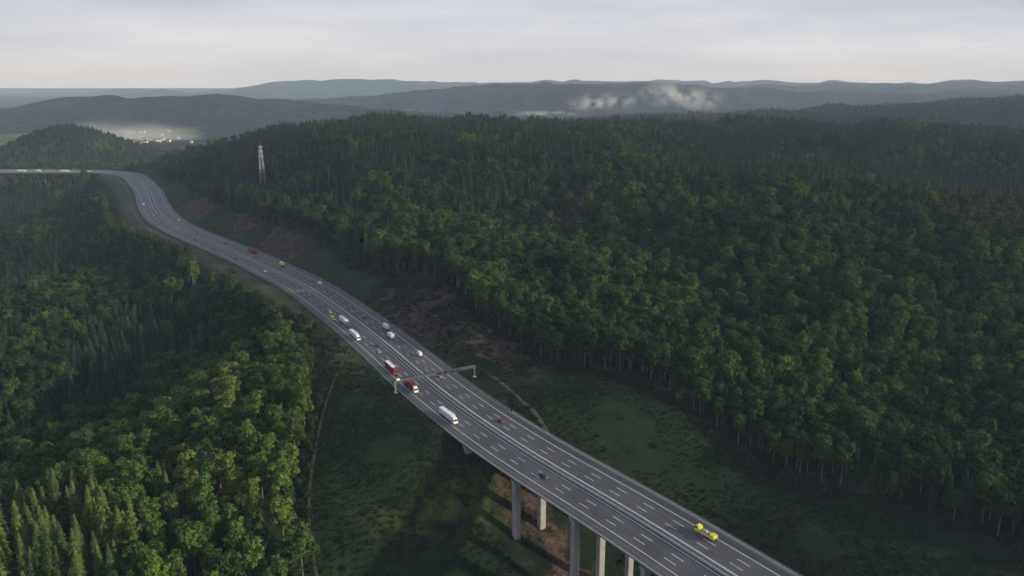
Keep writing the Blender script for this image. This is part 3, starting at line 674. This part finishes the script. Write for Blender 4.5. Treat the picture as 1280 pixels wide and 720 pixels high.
def gn_object(name,P_,variant,rotz,sc3,models_,label,cat):
    me=bpy.data.meshes.new(name); me.from_pydata(P_.tolist(),[],[])
    a=me.attributes.new('variant','INT','POINT'); a.data.foreach_set('value',variant.astype(np.int32))
    a=me.attributes.new('rotation_z','FLOAT_VECTOR','POINT'); a.data.foreach_set('vector',np.c_[np.zeros(len(P_)),np.zeros(len(P_)),rotz].astype(np.float32).ravel())
    a=me.attributes.new('size','FLOAT_VECTOR','POINT'); a.data.foreach_set('vector',sc3.astype(np.float32).ravel())
    o=link(bpy.data.objects.new(name,me)); tag(o,label,cat,kind='stuff')
    ng=bpy.data.node_groups.new(name,'GeometryNodeTree'); ng.interface.new_socket('Geometry',in_out='INPUT',socket_type='NodeSocketGeometry'); ng.interface.new_socket('Geometry',in_out='OUTPUT',socket_type='NodeSocketGeometry')
    gi=ng.nodes.new('NodeGroupInput'); go=ng.nodes.new('NodeGroupOutput'); jn=ng.nodes.new('GeometryNodeJoinGeometry')
    def na(nm,ty):
        q_=ng.nodes.new('GeometryNodeInputNamedAttribute'); q_.data_type=ty; q_.inputs['Name'].default_value=nm
        return [s3 for s3 in q_.outputs if s3.enabled and s3.name=='Attribute'][0]
    vr=na('variant','INT'); ro=na('rotation_z','FLOAT_VECTOR'); sc=na('size','FLOAT_VECTOR')
    for k,mo in models_:
        oi=ng.nodes.new('GeometryNodeObjectInfo'); oi.inputs['Object'].default_value=mo; oi.inputs['As Instance'].default_value=True
        cm=ng.nodes.new('FunctionNodeCompare'); cm.data_type='INT'; cm.operation='EQUAL'
        ins=[s3 for s3 in cm.inputs if s3.enabled]; ng.links.new(vr,ins[0]); ins[1].default_value=k
        ip=ng.nodes.new('GeometryNodeInstanceOnPoints'); ng.links.new(gi.outputs[0],ip.inputs['Points']); ng.links.new(cm.outputs[0],ip.inputs['Selection'])
        ng.links.new(oi.outputs['Geometry'],ip.inputs['Instance']); ng.links.new(ro,ip.inputs['Rotation']); ng.links.new(sc,ip.inputs['Scale']); ng.links.new(ip.outputs[0],jn.inputs[0])
    ng.links.new(jn.outputs[0],go.inputs[0]); md=o.modifiers.new('scatter','NODES'); md.node_group=ng; return o
for kn,sel,lb in (('broadleaf_tree',~con,'dense mass of farther broadleaf trees covering the slopes'),('conifer_tree',con,'dense mass of farther dark conifers covering the hills')):
    k=sel&~indiv; off=4 if kn[0]=='c' else 0
    mo=[(i+off,bpy.data.objects.new(kn,m3[2])) for i,m3 in enumerate(models[kn])]
    gn_object('distant_'+('broadleaf' if kn[0]=='b' else 'conifer')+'_forest',A[k][:,:3],var[k],rot[k],np.c_[scl[k]*wid[k],scl[k]*wid[k],scl[k]],mo,lb,'forest')
print('TREES',n,'indiv',indiv.sum(),'conifers',con.sum())
def clump(seed,rad,h,n,size):
    rg=np.random.RandomState(seed); cr=MB(); P_=[];Nn=[]
    for _ in range(n):
        v=rg.normal(0,1,3); v/=np.linalg.norm(v); v[2]=abs(v[2]); j=rg.uniform(.7,1); P_.append((v[0]*rad*j,v[1]*rad*j,v[2]*h*j)); Nn.append(v)
    leafcards(cr,P_,Nn,size,rg,0); return cr
tufts=[clump(41,1.3,.3,34,.28).mesh('tuft',M['tuft']),clump(42,1.8,.45,44,.34).mesh('tuft',M['tuft'])]
X,Y=scatter(-160,420,150,620,2.8,51); k=vn(X,Y,25,31)+.35*vn(X,Y,7,32)>-.25
X,Y=X[k],Y[k]; Z=height(X,Y); k=vis(X,Y,Z-20,-20,1300,760)&~inpoly(X,Y,Rpoly)&~inpoly(X,Y,Lpoly); X,Y,Z=X[k],Y[k],Z[k]; s,u=near(X,Y); k=(np.abs(s)>24); X,Y,Z,u=X[k],Y[k],Z[k],u[k]
mo=[(i,bpy.data.objects.new('tuft',m3)) for i,m3 in enumerate(tufts)]; nn=len(X); q_=rs.uniform(.5,1.3,nn)
gn_object('rough_grass',np.c_[X,Y,Z],rs.randint(0,2,nn),rs.uniform(0,6.28,nn),np.c_[q_,q_,q_],mo,'rough grass and weeds covering the dark meadows','grass')
bm_=[clump(43,2.2,2.4,260,.34).mesh('foliage',M['bush']),clump(44,1.7,3.2,240,.32).mesh('foliage',M['bush'])]
st_=MB(); st_.cyl((0,0,-.4),(0,0,1.6),.1,.04,n=5); st_.cyl((0,0,.2),(.7,.3,1.5),.06,.03,n=5); st_=st_.mesh('stem',M['bark'])
X,Y=scatter(-170,520,150,700,7,52); Z=height(X,Y); k=vis(X,Y,Z-20,0,1280,715); X,Y,Z=X[k],Y[k],Z[k]; s,u=near(X,Y)
def inforest(X,Y): return inpoly(X,Y,Rpoly)|inpoly(X,Y,Lpoly)
edge=np.zeros(len(X),bool)
for a in np.linspace(0,6.28,8,endpoint=False): edge|=inforest(X+8*math.cos(a),Y+8*math.sin(a))!=inforest(X,Y)
D1o=inpoly(X,Y,D1)
k=(np.abs(s)>30)&((edge&(rs.rand(len(X))<.6))|(~inforest(X,Y)&(rs.rand(len(X))<np.where(D1o,.25,.012)))); X,Y,Z,s,edge=X[k],Y[k],Z[k],s[k],edge[k]
for i in range(min(295,len(X))):
    o=empty('bush',(X[i],Y[i],Z[i]),rs.uniform(0,6)); q_=rs.uniform(.5,1.1)*(1.7 if edge[i] else 1); o.scale=(q_,q_,q_*rs.uniform(.8,1.2))
    link(bpy.data.objects.new('stem',st_),o); link(bpy.data.objects.new('foliage',bm_[i%2]),o)
    w=('at the foot of the trees ' if edge[i] else 'in the open ')+('on the left meadow' if s[i]<0 else 'on the right meadow')
    tag(o,'low leafy bush growing '+w,'bush','bushes '+w)
print('BUSH',len(X))
# ------------------------------------------------------------------ village
def house(name,roofm):
    t=empty(name); mb=MB(); mb.add([(-6,-4.5,-2),(6,-4.5,-2),(6,4.5,-2),(-6,4.5,-2),(-6,-4.5,5.5),(6,-4.5,5.5),(6,4.5,5.5),(-6,4.5,5.5),(-6,0,9.3),(6,0,9.3)],[(0,1,5,4),(2,3,7,6),(1,2,6,9,5),(3,0,4,8,7)]); mb.build('wall',M['render'],t)
    mb=MB(); mb.add([(-6.6,-5.2,5.1),(6.6,-5.2,5.1),(6.6,0,9.75),(-6.6,0,9.75),(-6.6,5.2,5.1),(6.6,5.2,5.1)],[(0,1,2,3),(3,2,5,4)]); r_=mb.build('roof',roofm,t)
    mb=MB(); mb.box(2,2.8,-.4,.4,8,11); mb.build('chimney',M['render'],r_)
    for x in (-3.5,0,3.5):
        for z in (1,3.6): mb=MB(); mb.box(x-.6,x+.6,-4.53,-4.5,z,z+1.3); mb.build('window',M['glass'],t)
    return t
hp=[None,None]
rg=np.random.RandomState(5); cnt=0
while cnt<50:
    y=rg.uniform(2800,3750); x=(-.472+rg.normal(0,.026))*y; z=float(height(x,y)[0])
    j=cnt%2
    if hp[j] is None: o=hp[j]=house('house',M['roof'] if j==0 else M['roofg'])
    else: o=copy_tree(hp[j])
    o.location=(x,y,z); o.rotation_euler=(0,0,rg.uniform(-.6,.6)+(1.57 if rg.rand()<.4 else 0)); q_=rg.uniform(.85,1.3); o.scale=(q_,q_,q_)
    w='white house with %s roof in the distant village behind the round hill'%('red tiled','grey')[j]
    tag(o,w,'house','village houses with %s roofs'%('red tiled','grey')[j]); cnt+=1
# ------------------------------------------------------------------ haze and mist
def vol(name,dens,col,an=0.0):
    m=bpy.data.materials.new(name); m.use_nodes=True; nt=m.node_tree; nt.nodes.remove(nt.nodes['Principled BSDF'])
    v=nt.nodes.new('ShaderNodeVolumeScatter'); v.inputs['Density'].default_value=dens; v.inputs['Color'].default_value=tuple(col)+(1,); v.inputs['Anisotropy'].default_value=an
    nt.links.new(v.outputs[0],nt.nodes['Material Output'].inputs['Volume']); return m,nt,v
mb=MB(); mb.box(-16000,16000,-1500,16000,-400,420); o=mb.build('haze',vol('morning_haze',6.2e-5,(.58,.75,1.0),.0)[0]); tag(o,'thin bluish morning haze hanging over the valley','haze',kind='stuff')
def mist(px_,py_,Yc,w,h,dens,label,seed,shear=0,ns=3.2,thr=.5):
    v=360-py_; t_=Yc/(F*cp+v*sp); cx=(px_-640)*t_; cz=CH+(-F*sp+v*cp)*t_; mb=MB()
    nu,nv=28,14; vs=[]; fs=[]
    for i in range(nv+1):
        th=math.pi*i/nv
        for j in range(nu):
            a=2*math.pi*j/nu; dx=math.sin(th)*math.cos(a); dy=math.sin(th)*math.sin(a); dz=math.cos(th)
            vs.append((dx*w/2*t_,dy*w/4*t_,dz*h/2*t_))
    for i in range(nv):
        for j in range(nu): fs.append((i*nu+j,(i+1)*nu+j,(i+1)*nu+(j+1)%nu,i*nu+(j+1)%nu))
    m,nt,vv=vol('mist',dens,(1,1,1))
    tc=nt.nodes.new('ShaderNodeTexCoord'); q=nt.nodes.new('ShaderNodeVectorMath'); q.operation='SUBTRACT'; nt.links.new(tc.outputs['Generated'],q.inputs[0]); q.inputs[1].default_value=(.5,.5,.5)
    ln=nt.nodes.new('ShaderNodeVectorMath'); ln.operation='LENGTH'; nt.links.new(q.outputs[0],ln.inputs[0])
    fall=math_(nt,'SUBTRACT',1.0,math_(nt,'MULTIPLY',ln.outputs['Value'],2.1),True)
    sx=nt.nodes.new('ShaderNodeSeparateXYZ'); nt.links.new(q.outputs[0],sx.inputs[0])
    cb=nt.nodes.new('ShaderNodeCombineXYZ'); nt.links.new(math_(nt,'ADD',math_(nt,'MULTIPLY',sx.outputs[0],1.5),seed*3.1),cb.inputs[0]); nt.links.new(math_(nt,'MULTIPLY',sx.outputs[1],.25),cb.inputs[1]); nt.links.new(math_(nt,'ADD',math_(nt,'MULTIPLY',sx.outputs[2],.7),math_(nt,'MULTIPLY',sx.outputs[0],shear*.8)),cb.inputs[2])
    nz=noise(nt,cb.outputs[0],ns,5,.65)
    line=math_(nt,'ABSOLUTE',math_(nt,'ADD',sx.outputs[2],math_(nt,'MULTIPLY',sx.outputs[0],shear)))
    sheet=math_(nt,'SUBTRACT',1.0,math_(nt,'DIVIDE',line,math_(nt,'MULTIPLY',nz,.8)),True)
    d=math_(nt,'MULTIPLY',math_(nt,'MULTIPLY',fall,math_(nt,'POWER',sheet,1.3)),math_(nt,'MULTIPLY',math_(nt,'SUBTRACT',nz,thr-.08,True),6.0,True))
    nt.links.new(math_(nt,'MULTIPLY',d,dens),vv.inputs['Density'])
    mb.add(vs,fs); o=mb.build('mist',m); o.location=(cx,Yc,cz); tag(o,label,'mist',kind='stuff')
mist(852,121,5500,130,52,.013,'brightest wisp of white mist rising before the far ridge',1,.55,4.5)
mist(752,129,5400,110,40,.012,'smaller wisp of white mist left of the brightest one',2,-.4,4.5)
mist(520,144,4700,80,18,.016,'low streak of mist just above the near forest skyline',3,.1,4)
mist(160,172,3300,210,64,.010,'thin mist lying over the distant village',4,.2,2.4,.34)
mist(680,142,4200,110,12,.008,'faint mist streak left of the middle ridge',5,-.2,4)
# ------------------------------------------------------------------ light and sky
el=R(14.5); az=R(104)
sd=Vector((math.cos(el)*math.sin(az),math.cos(el)*math.cos(az),math.sin(el)))
L=bpy.data.lights.new('sun','SUN'); L.energy=5.0; L.angle=R(1.5); L.color=(1,.90,.70)
lo=link(bpy.data.objects.new('sun',L)); lo.rotation_euler=(-sd).to_track_quat('-Z','Y').to_euler()
w=bpy.data.worlds.new('World'); S.world=w; w.use_nodes=True; nt=w.node_tree; bg=nt.nodes['Background']
sky=nt.nodes.new('ShaderNodeTexSky'); sky.sky_type='NISHITA'; sky.sun_disc=False; sky.sun_elevation=el; sky.sun_rotation=az; sky.air_density=1.2; sky.dust_density=1.5
nt.links.new(sky.outputs[0],bg.inputs[0]); bg.inputs[1].default_value=.08
tc=nt.nodes.new('ShaderNodeTexCoord'); sep=nt.nodes.new('ShaderNodeSeparateXYZ'); nt.links.new(tc.outputs['Generated'],sep.inputs[0])
mp=nt.nodes.new('ShaderNodeMapping'); mp.inputs['Scale'].default_value=(1.8,1.8,15); mp.inputs['Rotation'].default_value=(0,R(4),0); nt.links.new(tc.outputs['Generated'],mp.inputs[0])
cn=noise(nt,mp.outputs[0],1.2,6,.55)
hz=ramp(nt,sep.outputs[2],[(0,(.82,.83,.89)),(.05,(.75,.77,.84)),(.11,(.60,.63,.74)),(.25,(.50,.54,.64)),(1,(.50,.56,.68))])
cl=mixc(nt,1.0,hz,ramp(nt,cn,[(.32,(.80,.83,.89)),(.5,(.97,.97,1.0)),(.68,(1.18,1.15,1.12))]),'MULTIPLY')
b2=nt.nodes.new('ShaderNodeBackground'); nt.links.new(cl,b2.inputs[0]); b2.inputs[1].default_value=1.0
mx=nt.nodes.new('ShaderNodeMixShader'); mx.inputs[0].default_value=.88; nt.links.new(bg.outputs[0],mx.inputs[1]); nt.links.new(b2.outputs[0],mx.inputs[2]); nt.links.new(mx.outputs[0],nt.nodes['World Output'].inputs['Surface'])
# ------------------------------------------------------------------ camera
cam=bpy.data.cameras.new('camera'); cam.sensor_width=36; cam.lens=F/1280*36; cam.clip_end=60000; cam.clip_start=1
co=link(bpy.data.objects.new('camera',cam)); co.location=(0,0,CH); co.rotation_euler=(math.pi/2-PT,0,0); S.camera=co
S.view_settings.view_transform='Standard'; S.view_settings.look='None'; S.view_settings.exposure=0
